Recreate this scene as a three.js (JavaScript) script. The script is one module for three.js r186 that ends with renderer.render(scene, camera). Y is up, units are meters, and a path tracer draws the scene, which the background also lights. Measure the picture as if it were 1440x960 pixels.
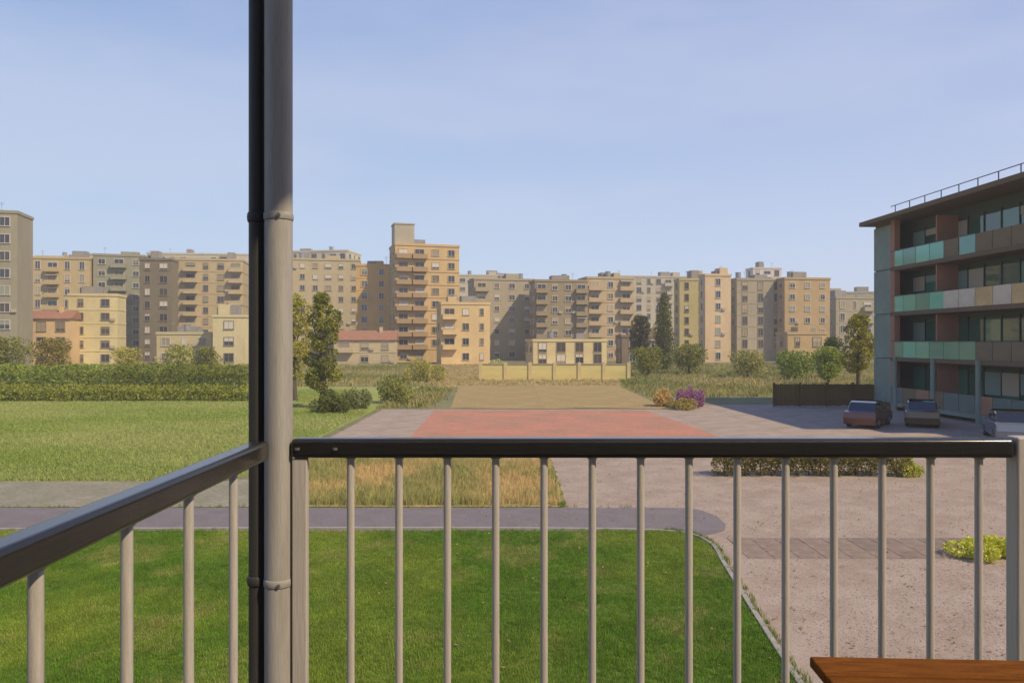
import * as THREE from 'three';
import { mergeGeometries } from 'three/addons/utils/BufferGeometryUtils.js';
import { RoundedBoxGeometry } from 'three/addons/geometries/RoundedBoxGeometry.js';

// ---------- camera, sky, sun, exposure ----------
const scene = new THREE.Scene();
const EYE = 5.0;                                   // the eye stands 5 m above the lawn, on a balcony
const camera = new THREE.PerspectiveCamera(49.55, 1024 / 682, 0.05, 6000);
camera.position.set(0, EYE, 0);
camera.lookAt(0, EYE, -10);
const renderer = new THREE.WebGLRenderer({ antialias: true });
renderer.toneMapping = THREE.LinearToneMapping;
renderer.toneMappingExposure = 1.0;
renderer.shadowMap.enabled = true;

let seed = 20240611;
const rnd = () => { seed = (seed * 1664525 + 1013904223) >>> 0; return seed / 4294967296; };
const rr = (a, b) => a + (b - a) * rnd();
const lerp = (a, b, t) => a + (b - a) * t;
const clamp = (v, a, b) => Math.max(a, Math.min(b, v));
const smooth = (a, b, v) => { const t = clamp((v - a) / (b - a), 0, 1); return t * t * (3 - 2 * t); };

// tiling value noise
const P = new Float32Array(65536); for (let i = 0; i < 65536; i++) P[i] = rnd();
function vn(x, y, per) {
  const xi = Math.floor(x), yi = Math.floor(y), fx = x - xi, fy = y - yi;
  const w = (v) => ((v % per) + per) % per, h = (a, b) => P[(w(a) * 157 + w(b) * 311 + per * 17) & 65535];
  const sx = fx * fx * (3 - 2 * fx), sy = fy * fy * (3 - 2 * fy);
  return lerp(lerp(h(xi, yi), h(xi + 1, yi), sx), lerp(h(xi, yi + 1), h(xi + 1, yi + 1), sx), sy);
}
function fbm(u, v, per, oct = 4) { let s = 0, a = 0.5, n = 0; for (let i = 0; i < oct; i++) { s += a * vn(u * per, v * per, per); n += a; a *= 0.55; per *= 2; } return s / n; }

// sky: blue air over a pale horizon, thin streaks of high cloud
{
  const W = 1024, H = 512, d = new Float32Array(W * H * 4);
  for (let y = 0; y < H; y++) for (let x = 0; x < W; x++) {
    const el = ((y + 0.5) / H - 0.5) * Math.PI, az = (x + 0.5) / W;
    const s = Math.max(0, Math.sin(el));
    const k = Math.pow(clamp(s / 0.75, 0, 1), 0.62);
    let c = [lerp(0.90, 0.10, k), lerp(0.94, 0.19, k), lerp(1.10, 0.55, k)];
    // a thin warm-white veil of cirrus
    const toSun = 0.5 + 0.5 * (Math.cos(el) * Math.cos(az * 2 * Math.PI - Math.PI) * 0.81 + Math.cos(el) * Math.sin(az * 2 * Math.PI - Math.PI) * 0.58);   // the air is whiter on the sun's side
    c[0] *= lerp(0.80, 1.04, toSun); c[1] *= lerp(0.99, 1.0, toSun);
    const n = fbm(az + 0.03 * fbm(az, y / H, 12, 3), y / H * 1.0, 6, 6), n2 = fbm(az * 2, y / H * 5, 8, 5);
    const veil = smooth(0.45, 0.72, 0.55 * n + 0.45 * n2) * smooth(0.01, 0.25, s) * 0.28 + 0.03;
    c = c.map((v, i) => lerp(v, [0.74, 0.76, 0.90][i], veil));
    if (el < 0) c = [0.30, 0.29, 0.24];
    d.set([...c, 1], (y * W + x) * 4);
  }
  const sky = new THREE.DataTexture(d, W, H, THREE.RGBAFormat, THREE.FloatType);
  sky.mapping = THREE.EquirectangularReflectionMapping; sky.magFilter = THREE.LinearFilter; sky.needsUpdate = true;
  scene.background = sky; scene.environment = sky;
}
const sun = new THREE.DirectionalLight(new THREE.Color().setRGB(1.0, 0.83, 0.58), 4.6);
const SUN = new THREE.Vector3(0.57, 0.71, 0.41).normalize();   // from the right, a little behind the camera
sun.position.copy(SUN).multiplyScalar(300); sun.target.position.set(0, 0, -60); sun.position.add(sun.target.position);
sun.castShadow = true; sun.shadow.mapSize.set(4096, 4096); sun.shadow.radius = 1.5;
Object.assign(sun.shadow.camera, { left: -160, right: 160, top: 160, bottom: -160, near: 1, far: 800 });
scene.add(sun, sun.target);
scene.fog = new THREE.FogExp2(new THREE.Color().setRGB(0.86, 0.86, 0.84), 0.0008);

// ---------- helpers ----------
const F = 1040;
const PX = (x, Z) => (x - 720) / F * Z;                 // a place along the picture's width at a distance
const names = new Map();
function numbered(n) { const k = names.get(n) || 0; names.set(n, k + 1); return k ? `${n}_${String(k).padStart(3, '0')}` : n; }
function sh(o) { o.traverse((m) => { if (m.isMesh) { m.castShadow = true; m.receiveShadow = true; } }); return o; }
function mesh(name, geo, m, parent) {
  const o = new THREE.Mesh(Array.isArray(geo) ? mergeGeometries(geo.map((g) => g.index ? g.toNonIndexed() : g)) : geo, m);
  o.castShadow = o.receiveShadow = true;
  if (parent) { o.name = name; parent.add(o); } else { o.name = numbered(name); scene.add(o); }
  return o;
}
function tag(o, label, category, group) { o.userData = { label, category }; if (group) o.userData.group = group; return o; }
function thing(name, label, category, pos = [0, 0, 0], turn = 0, group) {
  const o = new THREE.Group(); o.name = numbered(name); o.position.set(...pos); o.rotation.y = turn; scene.add(o);
  return tag(o, label, category, group);
}
function copyOf(src, label, pos, turn = 0, scale = 1) {
  const o = src.clone(); o.name = numbered(src.name.replace(/_\d{3}$/, '')); o.position.set(...pos); o.rotation.y = turn; o.scale.setScalar(scale);
  o.userData = { ...src.userData, label }; scene.add(o); return o;
}
const struct = (o) => { o.userData = { kind: 'structure' }; return o; };
function bx(w, h, d, x = 0, y = 0, z = 0, ry = 0) { const g = new THREE.BoxGeometry(w, h, d); if (ry) g.rotateY(ry); g.translate(x, y, z); return g; }
function rb(w, h, d, x = 0, y = 0, z = 0, r = 0.01) { const g = new RoundedBoxGeometry(w, h, d, 2, Math.min(r, w / 2.1, h / 2.1, d / 2.1)); g.translate(x, y, z); return g; }
function cyl(r0, r1, h, x = 0, y = 0, z = 0, n = 16) { const g = new THREE.CylinderGeometry(r0, r1, h, n); g.translate(x, y, z); return g; }
const C = (r, g, b) => new THREE.Color().setRGB(r, g, b);
const s8 = (v) => { v = clamp(v, 0, 1); return Math.round(255 * (v <= 0.0031308 ? 12.92 * v : 1.055 * Math.pow(v, 1 / 2.4) - 0.055)); };
// colour map + bump map out of noise layers; fn(u, v) gives {c:[r,g,b] linear, h}
function texPair(n, tile, fn) {
  const a = new Uint8Array(n * n * 4), b = new Uint8Array(n * n * 4);
  for (let y = 0; y < n; y++) for (let x = 0; x < n; x++) {
    const r = fn(x / n, y / n), i = (y * n + x) * 4;
    a.set([s8(r.c[0]), s8(r.c[1]), s8(r.c[2]), 255], i);
    const h = clamp(r.h, 0, 1) * 255; b.set([h, h, h, 255], i);
  }
  const mk = (dat, srgb) => { const t = new THREE.DataTexture(dat, n, n); t.wrapS = t.wrapT = THREE.RepeatWrapping; t.magFilter = THREE.LinearFilter; t.minFilter = THREE.LinearMipmapLinearFilter; t.generateMipmaps = true; t.repeat.set(1 / tile, 1 / tile); if (srgb) t.colorSpace = THREE.SRGBColorSpace; t.needsUpdate = true; return t; };
  return [mk(a, true), mk(b, false)];
}
function noisy(base, amp, tile, opts = {}) {
  const { n = 512, fine = 64, coarse = 5, alt = base.map((v) => v * 0.7), mix = 0.6, bump = 0.01, rough = 0.92, grain = 0.25, metal = 0, spec = 1 } = opts;
  const [map, bm] = texPair(n, tile, (u, v) => {
    const co = fbm(u, v, coarse, 4), fi = fbm(u, v, fine, 3), g = P[(Math.floor(u * n) * 131 + Math.floor(v * n) * 977) & 65535];
    const t = clamp((co - 0.5) * 2.4 + 0.5, 0, 1) * mix, k = 1 + amp * (fi - 0.5) * 2 + grain * (g - 0.5);
    return { c: base.map((b, i) => lerp(b, alt[i], t) * k), h: 0.6 * fi + 0.4 * g };
  });
  return new THREE.MeshPhysicalMaterial({ map, bumpMap: bm, bumpScale: bump, roughness: rough, metalness: metal, specularIntensity: spec });
}
const plain = (r, g, b, rough = 0.7, metal = 0) => new THREE.MeshStandardMaterial({ color: C(r, g, b), roughness: rough, metalness: metal });
function leafMat(col, tr = 0.25) { return new THREE.MeshPhysicalMaterial({ color: C(1, 1, 1), vertexColors: true, roughness: 0.85, side: THREE.DoubleSide, transmission: tr, thickness: 0, specularIntensity: 0.3 }); }

// leaves: n folded leaf blades around the given clump centres
function leaves(clumps, n, size, cols) {
  const pos = new Float32Array(n * 18), col = new Float32Array(n * 18), v = new THREE.Vector3(), a = new THREE.Vector3(), b = new THREE.Vector3(), up = new THREE.Vector3();
  let tot = 0; const acc = clumps.map((c) => (tot += c.r * c.r * (c.ry || 1)));
  for (let i = 0; i < n; i++) {
    const q = rnd() * tot; let k = 0; while (acc[k] < q) k++;
    const c = clumps[k];
    do { v.set(rr(-1, 1), rr(-1, 1), rr(-1, 1)); } while (v.lengthSq() > 1 || v.lengthSq() < 0.04);
    v.setLength(Math.pow(v.length(), 0.45)); up.copy(v).normalize();
    v.set(c.x + v.x * c.r, c.y + v.y * c.r * (c.ry || 1), c.z + v.z * c.r);
    a.set(rr(-1, 1), rr(-1, 1), rr(-1, 1)).addScaledVector(up, 0.5).normalize(); b.set(rr(-1, 1), rr(-1, 1), rr(-1, 1)).cross(a).normalize();
    const L = size * rr(0.6, 1.3), Wd = L * rr(0.3, 0.5);
    const p = [v, v.clone().addScaledVector(a, L * 0.5).addScaledVector(b, Wd), v.clone().addScaledVector(a, L), v.clone().addScaledVector(a, L * 0.5).addScaledVector(b, -Wd)];
    const o = i * 18;
    [0, 1, 2, 0, 2, 3].forEach((j, m) => { pos[o + m * 3] = p[j].x; pos[o + m * 3 + 1] = p[j].y; pos[o + m * 3 + 2] = p[j].z; });
    const t = c.t !== undefined ? clamp(c.t + rr(-0.3, 0.3), 0, 1) : rnd(), kk = rr(0.8, 1.2);
    for (let m = 0; m < 6; m++) for (let j = 0; j < 3; j++) col[o + m * 3 + j] = lerp(cols[0][j], cols[1][j], t) * kk;
  }
  const g = new THREE.BufferGeometry(); g.setAttribute('position', new THREE.BufferAttribute(pos, 3)); g.setAttribute('color', new THREE.BufferAttribute(col, 3));
  g.computeVertexNormals(); return g;
}
function limb(p0, p1, r0, r1, n = 7) {
  const d = p1.clone().sub(p0), g = new THREE.CylinderGeometry(r1, r0, d.length(), n, 3);
  g.translate(0, d.length() / 2, 0); g.applyQuaternion(new THREE.Quaternion().setFromUnitVectors(new THREE.Vector3(0, 1, 0), d.normalize())); g.translate(p0.x, p0.y, p0.z); return g;
}

// ---------- materials ----------
const LEAF = leafMat();
const M = {
  lawnSoil: noisy([0.095, 0.150, 0.014], 0.5, 3.1, { alt: [0.13, 0.150, 0.022], mix: 0.7, bump: 0.02 }),
  field: noisy([0.24, 0.28, 0.05], 0.4, 9, { alt: [0.31, 0.31, 0.072], mix: 0.9, bump: 0.03, coarse: 4 }),
  meadow: noisy([0.135, 0.150, 0.045], 0.4, 14, { alt: [0.21, 0.19, 0.08], mix: 0.9, bump: 0.03 }),
  asphalt: noisy([0.185, 0.158, 0.160], 0.3, 2.3, { alt: [0.15, 0.13, 0.125], mix: 0.7, fine: 128, bump: 0.004 }),
  paving: noisy([0.37, 0.292, 0.228], 0.22, 3.7, { n: 1024, alt: [0.305, 0.23, 0.172], mix: 1, fine: 128, bump: 0.006, grain: 0.32, coarse: 6 }),
  verge: noisy([0.42, 0.31, 0.14], 0.4, 4.3, { alt: [0.27, 0.24, 0.09], mix: 1, bump: 0.03 }),
  gritty: noisy([0.27, 0.24, 0.17], 0.3, 4.9, { alt: [0.2, 0.19, 0.12], mix: 0.8, bump: 0.01 }),
  clay: noisy([0.47, 0.20, 0.125], 0.18, 9.3, { n: 1024, alt: [0.36, 0.19, 0.115], mix: 1, bump: 0.004 }),
  earth: noisy([0.36, 0.25, 0.095], 0.25, 7.7, { alt: [0.28, 0.21, 0.075], mix: 0.8, bump: 0.02 }),
  kerb: noisy([0.34, 0.31, 0.27], 0.25, 1.3, { bump: 0.004 }),
  bark: noisy([0.11, 0.085, 0.06], 0.5, 0.8, { n: 256, bump: 0.02 }),
  barGrey: noisy([0.49, 0.44, 0.385], 0.12, 0.4, { n: 256, alt: [0.40, 0.36, 0.31], mix: 0.9, grain: 0.1, bump: 0.0006, rough: 0.5 }),
  postGrey: noisy([0.36, 0.335, 0.305], 0.14, 0.5, { n: 512, alt: [0.29, 0.265, 0.235], mix: 0.8, grain: 0.1, bump: 0.0008, rough: 0.55 }),
  railDark: noisy([0.007, 0.006, 0.005], 0.25, 0.3, { n: 512, alt: [0.015, 0.012, 0.008], mix: 0.8, grain: 0.25, bump: 0.0008, rough: 0.3 }),
  pipeDark: noisy([0.040, 0.038, 0.034], 0.2, 0.4, { n: 256, bump: 0.0006, rough: 0.5 }),
  deck: noisy([0.07, 0.06, 0.05], 0.3, 0.7, { n: 256, bump: 0.001 }),
  slab: noisy([0.27, 0.205, 0.155], 0.25, 1.9, { alt: [0.21, 0.155, 0.115], mix: 0.9, fine: 96, bump: 0.003 }),
  bolt: plain(0.32, 0.31, 0.29, 0.35, 0.8),
  plaster: noisy([0.6, 0.56, 0.5], 0.1, 2.5, { bump: 0.003 }),
};

M.railDark = new THREE.MeshPhysicalMaterial({ map: M.railDark.map, bumpMap: M.railDark.bumpMap, bumpScale: 0.0006, roughness: 0.35, clearcoat: 0.75, clearcoatRoughness: 0.14, specularIntensity: 0.4 });
// ---------- ground ----------
function sheet(name, pts, y, m) {          // pts are [x, distance]
  const s = new THREE.Shape(pts.map(([x, z]) => new THREE.Vector2(x, z)));
  const g = new THREE.ShapeGeometry(s, 24); g.rotateX(Math.PI / 2); g.scale(1, 1, -1); 
  g.translate(0, y, 0);
  // keep faces upward
  const n = g.attributes.normal; for (let i = 0; i < n.count; i++) n.setXYZ(i, 0, 1, 0);
  const ix = g.index; for (let i = 0; i < ix.count; i += 3) { const a = ix.getX(i); ix.setX(i, ix.getX(i + 2)); ix.setX(i + 2, a); }
  const p = g.attributes.position, A = ix.getX(0), B = ix.getX(1), D = ix.getX(2);
  const nx = (p.getZ(B) - p.getZ(A)) * (p.getX(D) - p.getX(A)) - (p.getX(B) - p.getX(A)) * (p.getZ(D) - p.getZ(A));
  if (nx < 0) for (let i = 0; i < ix.count; i += 3) { const a = ix.getX(i); ix.setX(i, ix.getX(i + 2)); ix.setX(i + 2, a); }
  return struct(mesh(name, g, m));
}
function wavy(x0, z0, x1, z1, amp, n = 12) { const o = []; for (let i = 0; i <= n; i++) { const t = i / n, e = Math.sin(t * 9 + x0) * amp + rr(-0.5, 0.5) * amp; o.push([lerp(x0, x1, t), lerp(z0, z1, t) + (i && i < n ? e : 0)]); } return o; }
sheet('ground', [[-3000, -600], [3000, -600], [3000, 4000], [-3000, 4000]], 0, M.meadow);
sheet('paved_ground', [[-14, 3], [40, 3], [40, 60], [13.5, 58], [13.5, 54.5], [-9.5, 54.5], [-9.5, 32], [1.6, 31.2], [1.6, 22], [-14, 22]], 0.004, M.paving);
sheet('field', [[-95, 26], ...wavy(-95, 26, -10, 26.3, 0.15), [-10, 81], [-95, 85]], 0.008, M.field);
sheet('gravel_strip', [[-60, 22.3], [-6.0, 22.3], [-6.2, 26.8], [-60, 26.6]], 0.012, M.gritty);
sheet('dry_verge', [[-6.2, 22.3], [1.5, 22.3], ...wavy(1.5, 24, 1.3, 31.2, 0).reverse().reverse(), [-9, 32]], 0.016, M.verge);
sheet('straw_field', [...wavy(-8, 82, 12, 82, 0.8), ...wavy(24, 165, -22, 165, 0.5)], 0.012, M.earth);
sheet('clay_court', [...wavy(-5.3, 38, 10.9, 38, 0.05), ...wavy(10.7, 42, 9.6, 53.4, 0.25, 22), ...wavy(9.6, 53.5, -5.6, 53.6, 0.07, 30)], 0.020, M.clay);
sheet('bare_earth', [[-4.6, 55], ...wavy(-4.6, 55, 11.5, 55, 0.35, 26), ...wavy(11.6, 56, 12, 82, 0.5, 10), ...wavy(12, 82, -6, 83, 0.8)], 0.024, M.earth);
const lawnPts = [[-26, 4], [4.0, 4], [4.1, 10], [4.35, 13], [4.7, 16.5], [4.85, 18.2], [4.55, 19.1], [3.9, 19.4], [-26, 19.4]];
sheet('lawn', lawnPts, 0.028, M.lawnSoil);
sheet('footpath', [[-60, 19.45], [3.9, 19.45], [4.55, 19.2], [5.0, 19.05], [5.6, 19.5], [5.85, 20.2], [5.85, 21.2], [5.6, 21.9], [5.1, 22.2], [-60, 22.2]], 0.012, M.asphalt);
// kerb along the lawn
{
  const c = new THREE.CatmullRomCurve3(lawnPts.slice(1).map(([x, z]) => new THREE.Vector3(x + 0.05, 0, -z - 0.03)), false, 'centripetal');
  const s = new THREE.Shape([[-0.02, -0.05], [-0.02, 0.05], [0.055, 0.05], [0.06, 0.045], [0.06, -0.045], [0.055, -0.05]].map((p) => new THREE.Vector2(-p[0], p[1])));
  struct(mesh('kerb', new THREE.ExtrudeGeometry(s, { steps: 160, extrudePath: c, bevelEnabled: false }), M.kerb));
}
// a band of darker square slabs laid across the paving
{
  const t = struct(new THREE.Group()); t.name = 'paved_band'; scene.add(t);
  const g = [0, 1, 2].map((k) => rb(0.588, 0.06, 0.588, 0, 0, 0, 0.006)), ms = [0.86, 1, 1.12].map((k) => { const m = M.slab.clone(); m.color.setScalar(k > 1 ? 1 : k); return m; });
  const S = [1, 1.09, 0.9];
  for (let r = 0; r < 3; r++) for (let i = 0; i < 15; i++) { const o = mesh('paving_slab', g[0], ms[Math.floor(rnd() * 3)], t); o.position.set(5.75 + i * 0.6 + rr(-0.003, 0.003), -0.018 + rr(0, 0.006), -(17.3 + r * 0.6)); o.rotation.set(rr(-0.004, 0.004), 0, rr(-0.004, 0.004)); }
}
// joints and cracks are real grooves filled with little stones: loose grit on the paving
function inPoly(x, z, pts) { let c = false; for (let i = 0, j = pts.length - 1; i < pts.length; j = i++) { const [xi, zi] = pts[i], [xj, zj] = pts[j]; if ((zi > z) !== (zj > z) && x < (xj - xi) * (z - zi) / (zj - zi) + xi) c = !c; } return c; }
function scatter(name, geo, m, n, place, label, category) {
  const im = new THREE.InstancedMesh(geo, m, n), q = new THREE.Object3D(), col = new THREE.Color();
  for (let i = 0; i < n; i++) { const s = place(q, col); q.updateMatrix(); im.setMatrixAt(i, q.matrix); im.setColorAt(i, col); }
  im.name = numbered(name); im.castShadow = im.receiveShadow = true; scene.add(im);
  im.userData = { kind: 'stuff', label, category }; return im;
}
{
  const tuft = (nb, h, w, sp) => {
    const pos = [];
    for (let i = 0; i < nb; i++) {
      const a = rr(0, 6.28), x = rr(-sp, sp), z = rr(-sp, sp), hh = h * rr(0.6, 1.2), lx = rr(-0.5, 0.5) * hh, lz = rr(-0.5, 0.5) * hh, dx = Math.cos(a) * w, dz = Math.sin(a) * w;
      const mx = x + lx * 0.35, mz = z + lz * 0.35, my = hh * 0.62;
      pos.push(x - dx, 0, z - dz, x + dx, 0, z + dz, mx + dx * 0.7, my, mz + dz * 0.7, x - dx, 0, z - dz, mx + dx * 0.7, my, mz + dz * 0.7, mx - dx * 0.7, my, mz - dz * 0.7, mx - dx * 0.7, my, mz - dz * 0.7, mx + dx * 0.7, my, mz + dz * 0.7, x + lx, hh, z + lz);
    }
    const g = new THREE.BufferGeometry(); g.setAttribute('position', new THREE.Float32BufferAttribute(pos, 3)); g.computeVertexNormals(); return g;
  };
  const gm = new THREE.MeshPhysicalMaterial({ color: 0xffffff, roughness: 0.9, side: THREE.DoubleSide, transmission: 0.3, thickness: 0, specularIntensity: 0.25 });
  scatter('lawn_grass', tuft(7, 0.055, 0.004, 0.06), gm, 110000, (q, col) => {
    let x, z; do { z = rr(9.8, 19.4); x = rr(-0.72 * z, 4.9); } while (!inPoly(x, z, lawnPts));
    const n = fbm(x * 0.04 + 5, z * 0.04, 8, 4), n2 = vn(x * 2.1 + 40, z * 2.1, 256);
    q.position.set(x, 0.026, -z); q.rotation.set(0, rr(0, 6.28), 0); const s = rr(0.6, 1.25) * (0.7 + 0.6 * n2); q.scale.set(1, s, 1);
    const pt = fbm(x * 0.11 + 2.3, z * 0.11 + 7, 8, 4), k = rr(0.7, 1.3) * (0.86 + 0.4 * fbm(x * 0.3, z * 0.3, 8, 2)), t = clamp((n - 0.5) * 5 + 0.5 + rr(-0.25, 0.25), 0, 1), dry = clamp((pt - 0.56) * 5, 0, 0.75) * rnd() + (rnd() < 0.05 ? 0.5 : 0);
    col.setRGB(lerp(lerp(0.13, 0.24, t), 0.42, dry) * k, lerp(lerp(0.25, 0.325, t), 0.36, dry) * k, lerp(lerp(0.022, 0.040, t), 0.13, dry) * k);
  }, 'short bright green lawn grass seen through the grey bars', 'grass');
  scatter('field_grass', tuft(6, 0.13, 0.012, 0.16), gm, 60000, (q, col) => {
    let x, z; do { z = 26.6 + 50 * Math.pow(rnd(), 1.6); x = rr(-0.74 * z, -0.2 * z); } while (x > -10.2);
    const n = fbm(x * 0.012 + 3, z * 0.02, 8, 4);
    q.position.set(x, 0.006, -z); q.rotation.set(0, rr(0, 6.28), 0); q.scale.set(1.3, rr(0.5, 1.2), 1.3);
    const k = rr(0.8, 1.2), t = clamp((n - 0.5) * 3 + 0.5 + rr(-0.2, 0.2), 0, 1);
    col.setRGB(lerp(0.29, 0.41, t) * k, lerp(0.37, 0.44, t) * k, lerp(0.08, 0.15, t) * k);
  }, 'pale yellow green mown field left of the post', 'grass');
  scatter('dry_grass', tuft(9, 0.3, 0.008, 0.14), gm, 7000, (q, col) => {
    const z = rr(22.5, 31), x = rr(-6 - (z - 22) * 0.3, 1.5);
    const n = fbm(x * 0.05 + 9, z * 0.05, 8, 3);
    q.position.set(x, 0.01, -z); q.rotation.set(0, rr(0, 6.28), 0); const s = rr(0.4, 1.1) * (0.5 + n); q.scale.set(s, s, s);
    const k = rr(0.8, 1.2), t = clamp((n - 0.5) * 4 + 0.5 + rr(-0.3, 0.3), 0, 1);
    col.setRGB(lerp(0.66, 0.40, t) * k, lerp(0.49, 0.38, t) * k, lerp(0.22, 0.13, t) * k);
  }, 'dry tan and olive grass strip beyond the grey footpath', 'dry grass');
  scatter('meadow_grass', tuft(7, 0.5, 0.05, 0.5), gm, 20000, (q, col) => {
    let x, z; do { z = rr(55, 165); x = rr(-0.75 * z, 0.75 * z); } while ((z < 84 && x > -6 && x < 12) || (x > 12 && z < 66) || (x < -10 && z < 82));
    q.position.set(x, 0, -z); q.rotation.set(0, rr(0, 6.28), 0); q.scale.setScalar(rr(0.5, 1.1));
    const k = rr(0.7, 1.2), straw = x > -0.13 * z && x < 0.15 * z && z > 78, t = straw ? rr(0.8, 1.5) : clamp(fbm(x * 0.01 + 2, z * 0.01, 8, 3) * 2.5 - 0.75, 0, 1);
    col.setRGB(lerp(0.22, 0.46, t) * k, lerp(0.25, 0.385, t) * k, lerp(0.05, 0.15, t) * k); if (straw) q.scale.y *= 0.55;
  }, 'rough olive and straw coloured grass in front of the distant buildings', 'grass');
  scatter('fallen_leaves', new THREE.CircleGeometry(0.035, 5).rotateX(-Math.PI / 2).scale(1, 1, 0.6), new THREE.MeshStandardMaterial({ color: 0xffffff, roughness: 0.9, side: THREE.DoubleSide }), 1500, (q, col) => {
    let x, z; do { z = 10.5 + 30 * rnd(); x = rr(-0.2 * z, 0.75 * z); } while (inPoly(x, z, lawnPts) && rnd() < 0.8 || (z > 22 && x < 1.5));
    q.position.set(x, 0.03 + (inPoly(x, z, lawnPts) ? 0.05 : 0), -z); q.rotation.set(rr(-0.5, 0.5), rr(0, 6.28), rr(-0.5, 0.5)); q.scale.setScalar(rr(0.5, 1.2));
    const k = rr(0.6, 1.2); col.setRGB(0.32 * k, 0.21 * k, 0.09 * k);
  }, 'dry fallen leaves scattered on the paving and footpath', 'leaves');
  scatter('edge_weeds', tuft(8, 0.11, 0.006, 0.07), gm, 1500, (q, col) => {
    const e = Math.floor(rnd() * 3), i = 1 + Math.floor(rnd() * 6), t = rnd(), a = lawnPts[i], b = lawnPts[i + 1];
    let x, z; if (e === 0) { x = lerp(a[0], b[0], t) + 0.14; z = lerp(a[1], b[1], t) + 0.08; } else if (e === 1) { x = rr(-25, 4); z = rnd() < 0.5 ? 19.47 : 22.25; } else { x = rr(1.42, 1.62); z = rr(22.3, 31); }
    q.position.set(x + rr(-0.06, 0.06), 0.005, -z + rr(-0.06, 0.06)); q.rotation.set(0, rr(0, 6.28), 0); q.scale.setScalar(rr(0.3, 1.1));
    const k = rr(0.7, 1.2); col.setRGB(0.20 * k, 0.27 * k, 0.05 * k);
  }, 'little weeds growing along the edges of the footpath and paving', 'weeds');
  const peb = new THREE.IcosahedronGeometry(0.012, 0); peb.scale(1, 0.6, 1);
  scatter('loose_gravel', peb, plain(1, 1, 1, 0.9), 26000, (q, col) => {
    let x, z; do { z = 10 + 26 * Math.pow(rnd(), 1.5); x = rr(1.6, 0.75 * z + 0.3); } while (inPoly(x, z, lawnPts) || (x < 4.9 && z < 22.3) || (x < 5.5 && z > 18.5 && z < 22.4));
    q.position.set(x, 0.007, -z); q.rotation.set(0, rr(0, 6.28), 0); q.scale.setScalar(rr(0.4, 1.5));
    const k = rr(0.6, 1.3); col.setRGB(0.36 * k, 0.29 * k, 0.235 * k);
  }, 'fine loose grit on the pinkish beige paved ground', 'gravel');
}

// ---------- balcony: floor, roof and house wall around the camera ----------
const DECK = EYE - 1.40, RZ = 1.99, LX = -0.66, RX = 1.37, RAIL = EYE - 0.285;
struct(mesh('balcony_floor', bx(2.35, 0.2, 3.4, 0.35, DECK - 0.1, -0.42), M.deck));
struct(mesh('balcony_roof', bx(1.67, 0.22, 3.5, 0.035, EYE + 2.31, -0.42), M.plaster));
struct(mesh('house_wall', bx(9, 7.42, 0.3, 0.4, 3.71, 1.45), M.plaster));
for (const x of [LX, RX]) struct(mesh('balcony_support', cyl(0.075, 0.075, DECK - 0.2, x, (DECK - 0.2) / 2, -RZ), M.postGrey));

// ---------- tall post, with a dark pipe strapped along its left side ----------
{
  const X = PX(391.5, RZ), h = EYE + 2.2 - DECK, r = 0.0365;
  const t = thing('balcony_post', 'tall round grey post where the two railings meet, darker towards its top', 'post', [X, DECK, -RZ]);
  mesh('shaft', cyl(r, r, h, 0, h / 2, 0, 40), M.postGrey, t);
  mesh('base_plate', rb(0.13, 0.012, 0.13, 0, 0.006, 0, 0.004), M.postGrey, t);
  const p = thing('drainpipe', 'near black upright pipe running along the left side of the grey post', 'drainpipe', [PX(361, RZ + 0.012), DECK, -RZ - 0.012]);
  mesh('pipe', cyl(0.0215, 0.0215, h, 0, h / 2, 0, 32), M.pipeDark, p);
  for (const y of [RAIL - DECK + 0.62, RAIL - DECK - 0.36]) {
    mesh('pipe_clip', new THREE.TorusGeometry(0.0225, 0.0035, 8, 32).scale(1, 1, 4).rotateX(Math.PI / 2).translate(0, y, 0), M.pipeDark, p);
    const c = mesh('collar', new THREE.TorusGeometry(r, 0.0028, 8, 40).scale(1, 1, 4).rotateX(Math.PI / 2).translate(0, y, 0), M.postGrey, t);
    mesh('screw', cyl(0.005, 0.005, 0.008, 0, 0, 0, 8).rotateX(Math.PI / 2).translate(0.012, y, r + 0.002), M.bolt, c);
  }
}
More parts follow.
